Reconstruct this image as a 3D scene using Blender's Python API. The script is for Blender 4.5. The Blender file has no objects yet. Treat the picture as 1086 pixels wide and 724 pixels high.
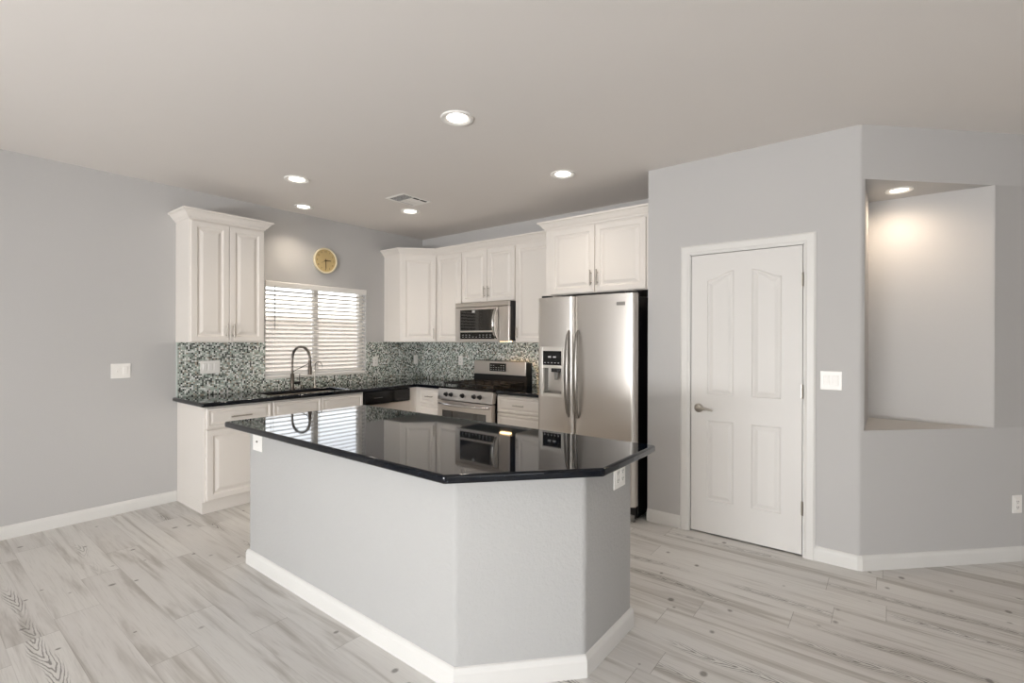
import bpy, bmesh, math, random
from mathutils import Vector, Matrix

SC = bpy.context.scene
COL = SC.collection
PI = math.pi
random.seed(7)

# ------------------------------------------------------------------ camera
F_PX, YAW, PITCH, ROLL = 515.51, 0.660619, -0.0027, 0.00234
EYE = 1.40


def cam_axis(r, f, u):
    c, s = math.cos(ROLL), math.sin(ROLL)
    r, u = c * r - s * u, s * r + c * u
    c, s = math.cos(PITCH), math.sin(PITCH)
    f, u = c * f - s * u, s * f + c * u
    c, s = math.cos(YAW), math.sin(YAW)
    return Vector((c * r - s * f, s * r + c * f, u))


cd = bpy.data.cameras.new('camera')
cd.sensor_width = 36.0
cd.lens = 36.0 * F_PX / 1086.0
cd.clip_start = 0.05
cam = bpy.data.objects.new('camera', cd)
COL.objects.link(cam)
R, F, U = cam_axis(1, 0, 0), cam_axis(0, 1, 0), cam_axis(0, 0, 1)
cam.matrix_world = Matrix(((R.x, U.x, -F.x, 0), (R.y, U.y, -F.y, 0), (R.z, U.z, -F.z, EYE), (0, 0, 0, 1)))
SC.camera = cam

# ------------------------------------------------------------------ world, daylight, fill lamps, exposure
SC.view_settings.view_transform = 'Standard'
SC.view_settings.look = 'None'
SC.view_settings.exposure = 0.63
SC.view_settings.gamma = 1.0
SC.view_settings.use_curve_mapping = False
SC.cycles.use_denoising = True
SC.cycles.max_bounces = 10
SC.cycles.diffuse_bounces = 6
SC.cycles.glossy_bounces = 5
SC.cycles.sample_clamp_indirect = 6.0
SC.cycles.blur_glossy = 0.5

world = bpy.data.worlds.new('daylight')
SC.world = world
world.use_nodes = True
wn = world.node_tree
bg = wn.nodes['Background']
sky = wn.nodes.new('ShaderNodeTexSky')
sky.sky_type = 'NISHITA'
sky.sun_disc = False
sky.sun_elevation = math.radians(50)
sky.sun_rotation = math.radians(200)
veil = wn.nodes.new('ShaderNodeMix')
veil.data_type = 'RGBA'
veil.inputs['Factor'].default_value = 0.93         # bright hazy sky
wn.links.new(sky.outputs[0], veil.inputs[6])
veil.inputs[7].default_value = (1.0, 0.98, 0.95, 1)
wn.links.new(veil.outputs[2], bg.inputs[0])
bg.inputs[1].default_value = 1.75

REAR_W = 33.0      # daylight through the rear glass doors
REAR_W2 = 10.0      # daylight through the second rear window
RIGHT_FILL_W = 30.0      # added fill for the left wall, outside the added right-hand window
XR_LIGHT = 3.85
CEILING_FILL_W = 265.0    # added fill aimed upward to brighten the ceiling; no patio is modelled
LAMP_W = 3.5        # each recessed lamp


def area(name, loc, size, size_y, power, direction, color=(1, 1, 1), spread=PI):
    l = bpy.data.lights.new(name, 'AREA')
    l.shape = 'RECTANGLE'
    l.size, l.size_y = size, size_y
    l.energy = power
    l.color = color
    l.spread = spread
    o = bpy.data.objects.new(name, l)
    o.location = loc
    o.rotation_euler = Vector(direction).to_track_quat('-Z', 'Y').to_euler()
    COL.objects.link(o)
    return o


area('daylight_patio_doors', (-0.9, -4.75, 1.15), 2.9, 2.1, REAR_W, (0, 1, 0.0), (0.91, 0.955, 1.0))
area('daylight_rear_window', (2.5, -4.75, 1.5), 1.7, 1.4, REAR_W2, (0, 1, 0.0), (0.95, 0.975, 1.0))
area('left_wall_fill', (XR_LIGHT, -2.1, 1.27), 2.9, 1.8, RIGHT_FILL_W, (-1, 0, -0.1), (0.97, 0.98, 1.0))  # added lamp, brightens the left wall from the right
area('ceiling_fill', (-0.9, -4.78, 0.55), 2.9, 0.9, CEILING_FILL_W, (0, 1, 1.6), (0.97, 0.98, 1.0))  # added lamp, tilted up to lift the ceiling

# ------------------------------------------------------------------ materials


def srgb(r, g, b):
    def f(c):
        c /= 255.0
        return c / 12.92 if c <= 0.04045 else ((c + 0.055) / 1.055) ** 2.4
    return (f(r), f(g), f(b), 1.0)


class NT:
    def __init__(self, mat):
        self.t = mat.node_tree
        self.b = self.t.nodes['Principled BSDF']

    def n(self, kind, **kw):
        x = self.t.nodes.new(kind)
        for k, v in kw.items():
            setattr(x, k, v)
        return x

    def set(self, sock, v):
        if isinstance(v, bpy.types.NodeSocket):
            self.t.links.new(v, sock)
        else:
            sock.default_value = v

    def m(self, op, a, b=0.0, c=None, clamp=False):
        x = self.n('ShaderNodeMath', operation=op, use_clamp=clamp)
        self.set(x.inputs[0], a)
        self.set(x.inputs[1], b)
        if c is not None:
            self.set(x.inputs[2], c)
        return x.outputs[0]

    def xyz(self):
        c = self.n('ShaderNodeTexCoord')
        s = self.n('ShaderNodeSeparateXYZ')
        self.t.links.new(c.outputs['Object'], s.inputs[0])
        return c.outputs['Object'], s.outputs[0], s.outputs[1], s.outputs[2]

    def comb(self, x, y, z=0.0):
        c = self.n('ShaderNodeCombineXYZ')
        for i, v in enumerate((x, y, z)):
            self.set(c.inputs[i], v)
        return c.outputs[0]

    def noise(self, vec, scale, detail=2.0, rough=0.5, dist=0.0):
        x = self.n('ShaderNodeTexNoise')
        self.set(x.inputs['Vector'], vec)
        x.inputs['Scale'].default_value = scale
        x.inputs['Detail'].default_value = detail
        x.inputs['Roughness'].default_value = rough
        x.inputs['Distortion'].default_value = dist
        return x.outputs[0]

    def mix(self, f, a, b):
        x = self.n('ShaderNodeMix', data_type='RGBA')
        self.set(x.inputs['Factor'], f)
        self.set(x.inputs[6], a)
        self.set(x.inputs[7], b)
        return x.outputs[2]

    def step(self, v, lo, hi):
        x = self.n('ShaderNodeMapRange', interpolation_type='SMOOTHSTEP')
        self.set(x.inputs[0], v)
        x.inputs[1].default_value = lo
        x.inputs[2].default_value = hi
        return x.outputs[0]

    def bump(self, h, strength, distance):
        x = self.n('ShaderNodeBump')
        x.inputs['Strength'].default_value = strength
        x.inputs['Distance'].default_value = distance
        self.set(x.inputs['Height'], h)
        self.t.links.new(x.outputs[0], self.b.inputs['Normal'])


def mat(name, color, rough=0.5, metal=0.0, spec=0.5, coat=0.0):
    m = bpy.data.materials.new(name)
    m.use_nodes = True
    b = m.node_tree.nodes['Principled BSDF']
    b.inputs['Base Color'].default_value = color
    b.inputs['Roughness'].default_value = rough
    b.inputs['Metallic'].default_value = metal
    b.inputs['Specular IOR Level'].default_value = spec
    b.inputs['Coat Weight'].default_value = coat
    return m


def noisy(name, color, rough, scale, strength, dist, metal=0.0, spec=0.5, tone=0.03):
    """plain finish with a fine relief and a slight mottling"""
    m = mat(name, color, rough, metal, spec)
    k = NT(m)
    o, x, y, z = k.xyz()
    n = k.noise(o, scale, 3.0, 0.6)
    k.bump(n, strength, dist)
    dark = tuple(c * (1 - tone * 2) for c in color[:3]) + (1,)
    k.set(k.b.inputs['Base Color'], k.mix(k.noise(o, 2.3, 2.0), dark, color))
    return m


M = {}
M['wall'] = noisy('wall_paint', srgb(190, 188, 186), 0.75, 70, 0.12, 0.004, spec=0.25, tone=0.01)
M['ceiling'] = noisy('ceiling_paint', srgb(228, 223, 218), 0.9, 60, 0.10, 0.004, spec=0.15, tone=0.01)
M['trim'] = noisy('trim_paint', srgb(220, 218, 214), 0.4, 20, 0.02, 0.002, spec=0.4, tone=0.005)
M['door'] = noisy('door_paint', srgb(217, 214, 210), 0.45, 160, 0.03, 0.002, spec=0.4, tone=0.005)
M['cab'] = noisy('cabinet_thermofoil', srgb(226, 220, 213), 0.42, 15, 0.02, 0.002, spec=0.45, tone=0.008)
M['white'] = noisy('white_plastic', srgb(240, 237, 232), 0.35, 40, 0.01, 0.001, tone=0.005)
M['island'] = noisy('island_drywall', srgb(180, 179, 177), 0.7, 50, 0.5, 0.006, spec=0.25, tone=0.01)
M['black'] = noisy('black_gloss', srgb(9, 9, 10), 0.12, 30, 0.01, 0.001, tone=0.05)
M['blackmat'] = noisy('black_satin', srgb(14, 14, 15), 0.4, 60, 0.03, 0.001, tone=0.05)
M['tint'] = noisy('tinted_glass', srgb(10, 10, 11), 0.06, 30, 0.005, 0.001, tone=0.05)
M['tint'].node_tree.nodes['Principled BSDF'].inputs['IOR'].default_value = 2.1
M['iron'] = noisy('cast_iron', srgb(20, 19, 19), 0.55, 220, 0.2, 0.001, tone=0.1)
M['nickel'] = noisy('satin_nickel', srgb(178, 172, 163), 0.3, 90, 0.02, 0.001, metal=1.0)
M['handle'] = noisy('handle_steel', srgb(150, 146, 141), 0.33, 90, 0.02, 0.001, metal=1.0)
M['glassedge'] = noisy('glass_tile_edge', srgb(196, 205, 198), 0.25, 40, 0.01, 0.001)
M['gunmetal'] = noisy('gunmetal', srgb(112, 104, 96), 0.3, 90, 0.02, 0.001, metal=1.0)
M['chrome'] = noisy('chrome', srgb(215, 213, 210), 0.12, 50, 0.005, 0.001, metal=1.0)
M['darkhole'] = noisy('dark_recess', srgb(26, 24, 23), 0.8, 30, 0.02, 0.001)
M['grey'] = noisy('grey_plastic', srgb(128, 126, 122), 0.4, 40, 0.02, 0.001)
M['dispgrey'] = noisy('dispenser_plastic', srgb(134, 131, 126), 0.35, 40, 0.02, 0.001)
M['dispframe'] = noisy('dispenser_frame', srgb(214, 210, 203), 0.3, 40, 0.01, 0.001, metal=0.3)
M['slat'] = noisy('blind_slat', srgb(236, 233, 228), 0.45, 40, 0.01, 0.001, tone=0.005)
M['stucco'] = noisy('garden_stucco', srgb(205, 196, 186), 0.9, 40, 0.3, 0.01)
M['ground'] = noisy('gravel', srgb(196, 184, 170), 0.95, 30, 0.5, 0.02)
M['dialface'] = noisy('clock_dial', srgb(205, 180, 128), 0.5, 40, 0.02, 0.001, tone=0.04)
M['cream'] = noisy('clock_rim', srgb(240, 228, 196), 0.35, 40, 0.01, 0.001)
M['ink'] = noisy('dark_ink', srgb(74, 58, 38), 0.6, 40, 0.01, 0.001)
M['mark'] = noisy('pale_print', srgb(190, 190, 190), 0.5, 40, 0.01, 0.001)


def stainless(name, col, rough, axis):
    m = mat(name, col, rough, 1.0)
    k = NT(m)
    o, x, y, z = k.xyz()
    if axis == 'z':       # vertical brushing
        v = k.comb(k.m('MULTIPLY', x, 260), k.m('MULTIPLY', y, 260), k.m('MULTIPLY', z, 3))
    else:
        v = k.comb(k.m('MULTIPLY', x, 3), k.m('MULTIPLY', y, 260), k.m('MULTIPLY', z, 260))
    n = k.noise(v, 1.0, 2.0)
    k.set(k.b.inputs['Roughness'], k.m('MULTIPLY_ADD', n, 0.06, rough - 0.03))
    return m


M['steel'] = stainless('brushed_steel', srgb(210, 204, 198), 0.30, 'x')
M['steelv'] = stainless('brushed_steel_door', srgb(212, 207, 201), 0.38, 'z')
M['sinksteel'] = stainless('sink_steel', srgb(170, 162, 152), 0.35, 'x')


def granite():
    m = mat('black_granite', srgb(7, 8, 10), 0.035, 0.0, 0.40)
    k = NT(m)
    k.b.inputs['IOR'].default_value = 1.5
    o, x, y, z = k.xyz()
    v = k.n('ShaderNodeTexVoronoi')
    v.inputs['Scale'].default_value = 240
    k.set(v.inputs['Vector'], o)
    w = k.n('ShaderNodeTexWhiteNoise')
    k.set(w.inputs['Vector'], v.outputs['Position'])
    fleck = k.m('MULTIPLY', k.m('GREATER_THAN', w.outputs[0], 0.975), k.m('LESS_THAN', v.outputs['Distance'], 0.32))
    k.set(k.b.inputs['Base Color'], k.mix(fleck, srgb(3, 7, 16), srgb(90, 100, 112)))
    return m


M['granite'] = granite()


def mosaic(axis):
    m = mat('glass_mosaic_' + axis, (1, 1, 1, 1), 0.12, 0.0, 0.5)
    k = NT(m)
    o, x, y, z = k.xyz()
    p = 0.0138
    a = k.m('DIVIDE', y if axis == 'y' else x, p)
    b = k.m('DIVIDE', z, p)
    ia, ib = k.m('FLOOR', a), k.m('FLOOR', b)
    w = k.n('ShaderNodeTexWhiteNoise', noise_dimensions='2D')
    k.set(w.inputs['Vector'], k.comb(ia, ib))
    r = k.n('ShaderNodeValToRGB')
    r.color_ramp.interpolation = 'CONSTANT'
    stops = [(0.0, srgb(40, 43, 41)), (0.13, srgb(104, 111, 104)), (0.25, srgb(158, 166, 157)), (0.44, srgb(186, 198, 188)),
             (0.60, srgb(172, 162, 146)), (0.68, srgb(212, 216, 208)), (0.80, srgb(244, 245, 241))]
    e = r.color_ramp.elements
    e[0].position, e[0].color = stops[0]
    e[1].position, e[1].color = stops[1]
    for s, c in stops[2:]:
        q = e.new(s)
        q.color = c
    k.set(r.inputs[0], w.outputs[0])
    ga = k.m('ABSOLUTE', k.m('SUBTRACT', k.m('FRACT', a), 0.5))
    gb = k.m('ABSOLUTE', k.m('SUBTRACT', k.m('FRACT', b), 0.5))
    g = k.m('MAXIMUM', ga, gb)
    grout = k.m('GREATER_THAN', g, 0.45)
    k.set(k.b.inputs['Base Color'], k.mix(grout, r.outputs[0], srgb(150, 152, 144)))
    k.set(k.b.inputs['Roughness'], k.m('MULTIPLY_ADD', grout, 0.6, 0.1))
    k.bump(k.m('SUBTRACT', 1.0, k.step(g, 0.40, 0.48)), 0.5, 0.001)
    return m


M['mosaic_y'] = mosaic('y')
M['mosaic_x'] = mosaic('x')


def planks():
    m = mat('grey_wood_planks', (1, 1, 1, 1), 0.4, 0.0, 0.4)
    k = NT(m)
    o, X, Y, Z = k.xyz()
    W, L = 0.182, 1.22
    ry = k.m('DIVIDE', k.m('ADD', Y, 0.035), W)
    row = k.m('FLOOR', ry)
    fy = k.m('FRACT', ry)
    wr = k.n('ShaderNodeTexWhiteNoise', noise_dimensions='1D')
    k.set(wr.inputs['W'], row)
    rx = k.m('ADD', k.m('DIVIDE', X, L), k.m('MULTIPLY', wr.outputs[0], 9.7))
    col = k.m('FLOOR', rx)
    fx = k.m('FRACT', rx)
    wi = k.n('ShaderNodeTexWhiteNoise', noise_dimensions='2D')
    k.set(wi.inputs['Vector'], k.comb(row, col))
    ident = wi.outputs[0]
    off = k.m('MULTIPLY', ident, 91.0)
    # broad streaks and fine grain along the board
    v1 = k.comb(k.m('ADD', k.m('MULTIPLY', X, 0.9), off), k.m('ADD', k.m('MULTIPLY', Y, 13.0), off), off)
    streak = k.noise(v1, 1.0, 4.0, 0.6, 0.6)
    v2 = k.comb(k.m('ADD', k.m('MULTIPLY', X, 7.0), off), k.m('MULTIPLY', Y, 190.0), off)
    fine = k.noise(v2, 1.0, 2.0, 0.5)
    # cathedral figure: nested V-shaped rings in a narrow strip along some boards
    wob = k.noise(k.comb(k.m('ADD', k.m('MULTIPLY', X, 2.2), off), off), 1.0, 1.0)
    u = k.m('ADD', k.m('MULTIPLY', k.m('SUBTRACT', fy, 0.5), W), k.m('MULTIPLY_ADD', wob, 0.10, -0.05))
    rough = k.noise(k.comb(k.m('MULTIPLY', X, 22), k.m('MULTIPLY', Y, 60), off), 1.0, 2.0)
    q = k.m('DIVIDE', k.m('ABSOLUTE', u), 0.017)
    field = k.m('ADD', k.m('MULTIPLY_ADD', X, 12.0, k.m('MULTIPLY', rough, 1.0)), k.m('MULTIPLY', k.m('POWER', q, 1.3), 1.1))
    ring = k.m('SINE', k.m('MULTIPLY', field, 2 * PI))
    line = k.step(ring, 0.15, 0.95)
    alongx = k.noise(k.comb(k.m('ADD', k.m('MULTIPLY', X, 1.6), off), k.m('ADD', off, 9.0)), 1.0, 1.0)
    wid = k.m('MULTIPLY_ADD', alongx, 0.05, 0.004)
    mask = k.m('MULTIPLY', k.m('SUBTRACT', 1.0, k.step(k.m('DIVIDE', k.m('ABSOLUTE', u), wid), 0.55, 1.1)),
               k.m('MULTIPLY', k.step(alongx, 0.40, 0.55), k.m('GREATER_THAN', k.m('FRACT', k.m('MULTIPLY', ident, 7.31)), 0.55)))
    cath = k.m('MULTIPLY', line, mask)
    # small elongated knots
    vk = k.n('ShaderNodeTexVoronoi')
    vk.inputs['Scale'].default_value = 1.0
    k.set(vk.inputs['Vector'], k.comb(k.m('ADD', k.m('MULTIPLY', X, 9.0), off), k.m('MULTIPLY', Y, 7.5), off))
    wk = k.n('ShaderNodeTexWhiteNoise')
    k.set(wk.inputs['Vector'], vk.outputs['Position'])
    kr = k.m('MULTIPLY_ADD', k.m('FRACT', k.m('MULTIPLY', wk.outputs[0], 9.7)), 0.13, 0.04)
    knot = k.m('MULTIPLY', k.m('SUBTRACT', 1.0, k.step(k.m('DIVIDE', vk.outputs['Distance'], kr), 0.5, 1.15)),
               k.m('GREATER_THAN', wk.outputs[0], 0.38))
    seam = k.m('MAXIMUM', k.m('LESS_THAN', fx, 0.0022), k.m('MULTIPLY', k.m('LESS_THAN', fy, 0.010), 0.45))
    base = k.mix(ident, srgb(206, 203, 199), srgb(217, 215, 211))
    base = k.mix(k.m('MULTIPLY', k.step(streak, 0.46, 0.72), 0.75), base, srgb(158, 152, 144))
    base = k.mix(k.m('MULTIPLY', k.step(streak, 0.47, 0.25), 0.35), base, srgb(222, 221, 218))
    base = k.mix(k.m('MULTIPLY', k.step(fine, 0.5, 0.8), 0.22), base, srgb(140, 136, 131))
    base = k.mix(k.m('MULTIPLY', cath, 0.72), base, srgb(92, 88, 83))
    base = k.mix(k.m('MULTIPLY', knot, 0.72), base, srgb(96, 91, 85))
    base = k.mix(k.m('MULTIPLY', seam, 0.55), base, srgb(112, 106, 99))
    k.set(k.b.inputs['Base Color'], base)
    k.set(k.b.inputs['Roughness'], k.m('MULTIPLY_ADD', fine, 0.15, 0.36))
    h = k.m('SUBTRACT', k.m('MULTIPLY', fine, 0.15), k.m('ADD', seam, k.m('MULTIPLY', cath, 0.2)))
    k.bump(h, 0.25, 0.001)
    return m


M['planks'] = planks()


def glow(name, col, strength):
    m = mat(name, col, 0.5)
    b = m.node_tree.nodes['Principled BSDF']
    b.inputs['Emission Color'].default_value = col
    b.inputs['Emission Strength'].default_value = strength
    return m


M['lens'] = glow('lamp_lens', (1.0, 0.95, 0.87, 1), 7.0)
M['lens_niche'] = glow('niche_lamp_lens', (1.0, 0.90, 0.76, 1), 6.0)
M['hoodlens'] = glow('cooktop_lamp_lens', (1.0, 0.66, 0.34, 1), 8.0)


def pane():
    m = bpy.data.materials.new('window_glass')
    m.use_nodes = True
    t = m.node_tree
    t.nodes.remove(t.nodes['Principled BSDF'])
    tr = t.nodes.new('ShaderNodeBsdfTransparent')
    gl = t.nodes.new('ShaderNodeBsdfGlossy')
    gl.inputs['Roughness'].default_value = 0.02
    fr = t.nodes.new('ShaderNodeFresnel')
    fr.inputs['IOR'].default_value = 1.45
    mx = t.nodes.new('ShaderNodeMixShader')
    t.links.new(fr.outputs[0], mx.inputs[0])
    t.links.new(tr.outputs[0], mx.inputs[1])
    t.links.new(gl.outputs[0], mx.inputs[2])
    t.links.new(mx.outputs[0], t.nodes['Material Output'].inputs[0])
    return m


M['glass'] = pane()

# ------------------------------------------------------------------ mesh helpers


class MB:
    def __init__(self):
        self.bm = bmesh.new()

    def face(self, pts):
        vs = [self.bm.verts.new(p) for p in pts]
        return self.bm.faces.new(vs)

    def box(self, x0, y0, z0, x1, y1, z1):
        if x0 > x1: x0, x1 = x1, x0
        if y0 > y1: y0, y1 = y1, y0
        if z0 > z1: z0, z1 = z1, z0
        v = [self.bm.verts.new((x, y, z)) for z in (z0, z1) for y in (y0, y1) for x in (x0, x1)]
        for q in ((0, 2, 3, 1), (4, 5, 7, 6), (0, 1, 5, 4), (2, 6, 7, 3), (0, 4, 6, 2), (1, 3, 7, 5)):
            self.bm.faces.new([v[i] for i in q])
        return self

    def prism(self, poly, a0, a1, axis='z'):
        """extrude a 2-D polygon; axis z: (x,y), axis x: (y,z), axis y: (x,z)"""
        def P(p, a):
            return {'z': (p[0], p[1], a), 'x': (a, p[0], p[1]), 'y': (p[0], a, p[1])}[axis]
        b = [self.bm.verts.new(P(p, a0)) for p in poly]
        t = [self.bm.verts.new(P(p, a1)) for p in poly]
        n = len(poly)
        self.bm.faces.new(b[::-1])
        self.bm.faces.new(t)
        for i in range(n):
            j = (i + 1) % n
            self.bm.faces.new((b[i], b[j], t[j], t[i]))
        return self

    def loops(self, rings, closed=True, cap0=True, cap1=True):
        """skin a list of point rings"""
        R_ = [[self.bm.verts.new(p) for p in r] for r in rings]
        n = len(R_[0])
        for a, b in zip(R_[:-1], R_[1:]):
            for i in range(n if closed else n - 1):
                j = (i + 1) % n
                self.bm.faces.new((a[i], a[j], b[j], b[i]))
        if cap0: self.bm.faces.new(R_[0][::-1])
        if cap1: self.bm.faces.new(R_[-1])
        return self

    def tube(self, path, r, seg=10, cap=True):
        path = [Vector(p) for p in path]
        rs = r if isinstance(r, (list, tuple)) else [r] * len(path)
        rings = []
        prev = None
        for i, p in enumerate(path):
            a = path[max(i - 1, 0)]
            b = path[min(i + 1, len(path) - 1)]
            d = (b - a).normalized()
            if prev is None:
                h = Vector((0, 0, 1)) if abs(d.z) < 0.9 else Vector((1, 0, 0))
                s = d.cross(h).normalized()
            else:
                s = (prev - d * prev.dot(d)).normalized()
            prev = s
            t = d.cross(s)
            rings.append([p + (s * math.cos(2 * PI * k / seg) + t * math.sin(2 * PI * k / seg)) * rs[i] for k in range(seg)])
        return self.loops(rings, True, cap, cap)

    def lathe(self, prof, c=(0, 0, 0), axis='z', seg=28, cap0=False, cap1=False):
        rings = []
        for r, h in prof:
            ring = []
            for k in range(seg):
                a = 2 * PI * k / seg
                u, v = r * math.cos(a), r * math.sin(a)
                q = {'z': (u, v, h), 'y': (u, h, v), 'x': (h, u, v)}[axis]
                ring.append((c[0] + q[0], c[1] + q[1], c[2] + q[2]))
            rings.append(ring)
        return self.loops(rings, True, cap0, cap1)

    def sweep(self, path, prof, side=1):
        """profile (out, z) along a horizontal poly-line with mitred corners; side=1 pushes to the right of travel"""
        P = [Vector((p[0], p[1])) for p in path]
        nrm = []
        for a, b in zip(P[:-1], P[1:]):
            d = (b - a).normalized()
            nrm.append(Vector((d.y, -d.x)) * side)
        rings = []
        for i, p in enumerate(P):
            if i == 0: m = nrm[0]
            elif i == len(P) - 1: m = nrm[-1]
            else:
                m = (nrm[i - 1] + nrm[i]).normalized()
                m = m / max(0.3, m.dot(nrm[i]))
            rings.append([(p.x + m.x * o, p.y + m.y * o, z) for o, z in prof])
        return self.loops(rings, True, True, True)

    def build(self, name, material, parent=None, bevel=0.0, seg=2, smooth=None):
        bmesh.ops.recalc_face_normals(self.bm, faces=self.bm.faces)
        me = bpy.data.meshes.new(name)
        self.bm.to_mesh(me)
        self.bm.free()
        me.materials.append(material)
        o = bpy.data.objects.new(name, me)
        COL.objects.link(o)
        if parent is not None:
            o.parent = parent
        if smooth is not None:
            for f in me.polygons:
                f.use_smooth = True
            if smooth < 179:
                me.set_sharp_from_angle(angle=math.radians(smooth))
        if bevel > 0:
            b = o.modifiers.new('bevel', 'BEVEL')
            b.width = bevel
            b.segments = seg
            b.limit_method = 'ANGLE'
            b.angle_limit = math.radians(35)
            b.harden_normals = False
        return o


def tag(o, label, cat, group=None):
    o['label'] = label
    o['category'] = cat
    if group: o['group'] = group
    return o


def empty(name, loc=(0, 0, 0), rz=0.0):
    o = bpy.data.objects.new(name, None)
    o.location = loc
    o.rotation_euler = (0, 0, rz)
    COL.objects.link(o)
    return o


def thing(name, label, cat, loc=(0, 0, 0), rz=0.0, group=None):
    return tag(empty(name, loc, rz), label, cat, group)


def struct(o):
    o['kind'] = 'structure'
    return o


def copy_tree(o, parent=None):
    c = o.copy()
    COL.objects.link(c)
    if parent is not None:
        c.parent = parent
    for ch in list(o.children):
        copy_tree(ch, c)
    return c


# ------------------------------------------------------------------ the room
XA, YB, YP, H = -4.887, 4.349, 3.644, 2.72
YREAR, XR, YR = -4.5, 3.6, 4.846
NC = (-0.142, YP)                       # corner of pantry wall and niche wall
S2 = math.sqrt(0.5)

f = MB().box(XA - 0.15, YREAR - 0.15, -0.1, XR + 0.15, 5.1, 0.0)
struct(f.build('floor', M['planks']))
c = MB().box(XA - 0.15, YREAR - 0.15, H, XR + 0.15, 5.1, H + 0.12)
struct(c.build('ceiling', M['ceiling']))

# kitchen window opening in the left wall
WY0, WY1, WZ0, WZ1 = 2.30, 3.475, 1.005, 1.992
b = MB()
b.box(XA - 0.15, YREAR, 0, XA, WY0, H)
b.box(XA - 0.15, WY1, 0, XA, YB + 0.15, H)
b.box(XA - 0.15, WY0, 0, XA, WY1, WZ0)
b.box(XA - 0.15, WY0, WZ1, XA, WY1, H)
struct(b.build('wall_left', M['wall']))
struct(MB().box(XA - 0.15, YB, 0, -1.40, YB + 0.15, H).build('wall_back', M['wall']))

# pantry wall with its door opening, and the return beside the fridge
DX0, DX1, DZ = -1.160, -0.443, 2.026
b = MB()
b.box(-1.490, YP, 0, DX0, YP + 0.12, H)
b.box(DX1, YP, 0, -0.26, YP + 0.12, H)
b.box(DX0, YP, DZ, DX1, YP + 0.12, H)
b.box(-1.490, YP + 0.12, 0, -1.40, YB + 0.15, H)
b.box(-1.40, YP + 0.6, 0, -0.26, YP + 0.7, H)          # pantry's own back wall
struct(b.build('wall_pantry', M['wall']))

# angled niche wall: solid, with a triangular niche cut into it
NZ0, NZ1 = 0.852, 2.388
NYB, NXL = 4.305, -0.122


def arc(cx, cy, r, a0, a1, n=6):
    return [(cx + r * math.cos(math.radians(a0 + (a1 - a0) * i / n)), cy + r * math.sin(math.radians(a0 + (a1 - a0) * i / n))) for i in range(n + 1)]


rr = 0.03
cc = (NC[0] - rr * math.tan(math.radians(22.5)), NC[1] + rr)
corner = arc(cc[0], cc[1], rr, -90, -45, 5)            # rounded drywall corner
far = (1.06, YR)
full = corner + [far, (1.06, 5.0), (-0.26, 5.0), (-0.26, YP)]
S1 = (0.517, 4.303)
e1 = (S1[0] + 0.02 * S2, S1[1] + 0.02 * S2)
right_piece = [(S1[0] - 0.022, NYB), (S1[0] - 0.004, NYB - 0.003), (S1[0] + 0.008, NYB + 0.001), e1, far, (1.06, 5.0), (-0.26, 5.0), (-0.26, NYB)]
left_piece = corner + [(NXL, YP + 0.024), (NXL, NYB), (-0.26, NYB), (-0.26, YP)]
b = MB()
b.prism(full, 0, NZ0)
b.prism(full, NZ1, H)
b.prism(right_piece, NZ0, NZ1)
b.prism(left_piece, NZ0, NZ1)
struct(b.build('wall_niche', M['wall'], smooth=35))

struct(MB().box(1.06, YR, 0, XR + 0.15, YR + 0.15, H).build('wall_hall', M['wall']))
b = MB()
b.box(XR, YREAR, 0, XR + 0.15, -3.6, H)
b.box(XR, -0.6, 0, XR + 0.15, YR, H)
b.box(XR, -3.6, 0, XR + 0.15, -0.6, 0.35)
b.box(XR, -3.6, 2.2, XR + 0.15, -0.6, H)
struct(b.build('wall_right', M['wall']))
# rear wall behind the viewer, with patio doors and a window
b = MB()
b.box(XA, YREAR - 0.15, 0, -2.4, YREAR, H)
b.box(-2.4, YREAR - 0.15, 2.25, 0.6, YREAR, H)
b.box(0.6, YREAR - 0.15, 0, 1.6, YREAR, H)
b.box(1.6, YREAR - 0.15, 0, 3.4, YREAR, 0.75)
b.box(1.6, YREAR - 0.15, 2.25, 3.4, YREAR, H)
b.box(3.4, YREAR - 0.15, 0, XR, YREAR, H)
struct(b.build('wall_rear', M['wall']))


def window(name, x0, x1, z0, z1, y, n, axis='y'):
    root = struct(empty(name))
    fr, gl = MB(), MB()
    w = 0.045

    def bx(m, a0, c0, a1, c1, d0, d1):
        if axis == 'y': m.box(a0, d0, c0, a1, d1, c1)
        else: m.box(d0, a0, c0, d1, a1, c1)
    bx(fr, x0, z0, x1, z0 + w, y - 0.03, y + 0.03)
    bx(fr, x0, z1 - w, x1, z1, y - 0.03, y + 0.03)
    for i in range(n + 1):
        x = x0 + (x1 - x0) * i / n
        a, c_ = (x, x + w) if i == 0 else ((x - w, x) if i == n else (x - w * 0.6, x + w * 0.6))
        bx(fr, a, z0 + w, c_, z1 - w, y - 0.03, y + 0.03)
    bx(gl, x0 + 0.02, z0 + 0.02, x1 - 0.02, z1 - 0.02, y - 0.004, y + 0.004)
    fr.build('window_frame', M['white'], root, 0.004)
    gl.build('window_pane', M['glass'], root)
    return root


window('window_1', WY0, WY1, WZ0, WZ1, XA - 0.105, 2, 'x')
window('window_2', -2.4, 0.6, 0.0, 2.25, YREAR - 0.08, 2)
window('window_3', 1.6, 3.4, 0.75, 2.25, YREAR - 0.08, 2)

window('added_right_window', -3.6, -0.6, 0.35, 2.2, XR + 0.08, 3, 'x')  # unseen window, added so the left wall gets light from the right

# outside
struct(MB().box(-22, -18, -0.12, XA - 0.15, 18, -0.02).build('ground', M['ground']))
o = MB().box(-9.2, -3, -0.02, -9.0, 12, 1.75).box(-9.25, -3, 1.75, -8.95, 12, 1.82).build('garden_fence', M['stucco'])
struct(o)

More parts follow.
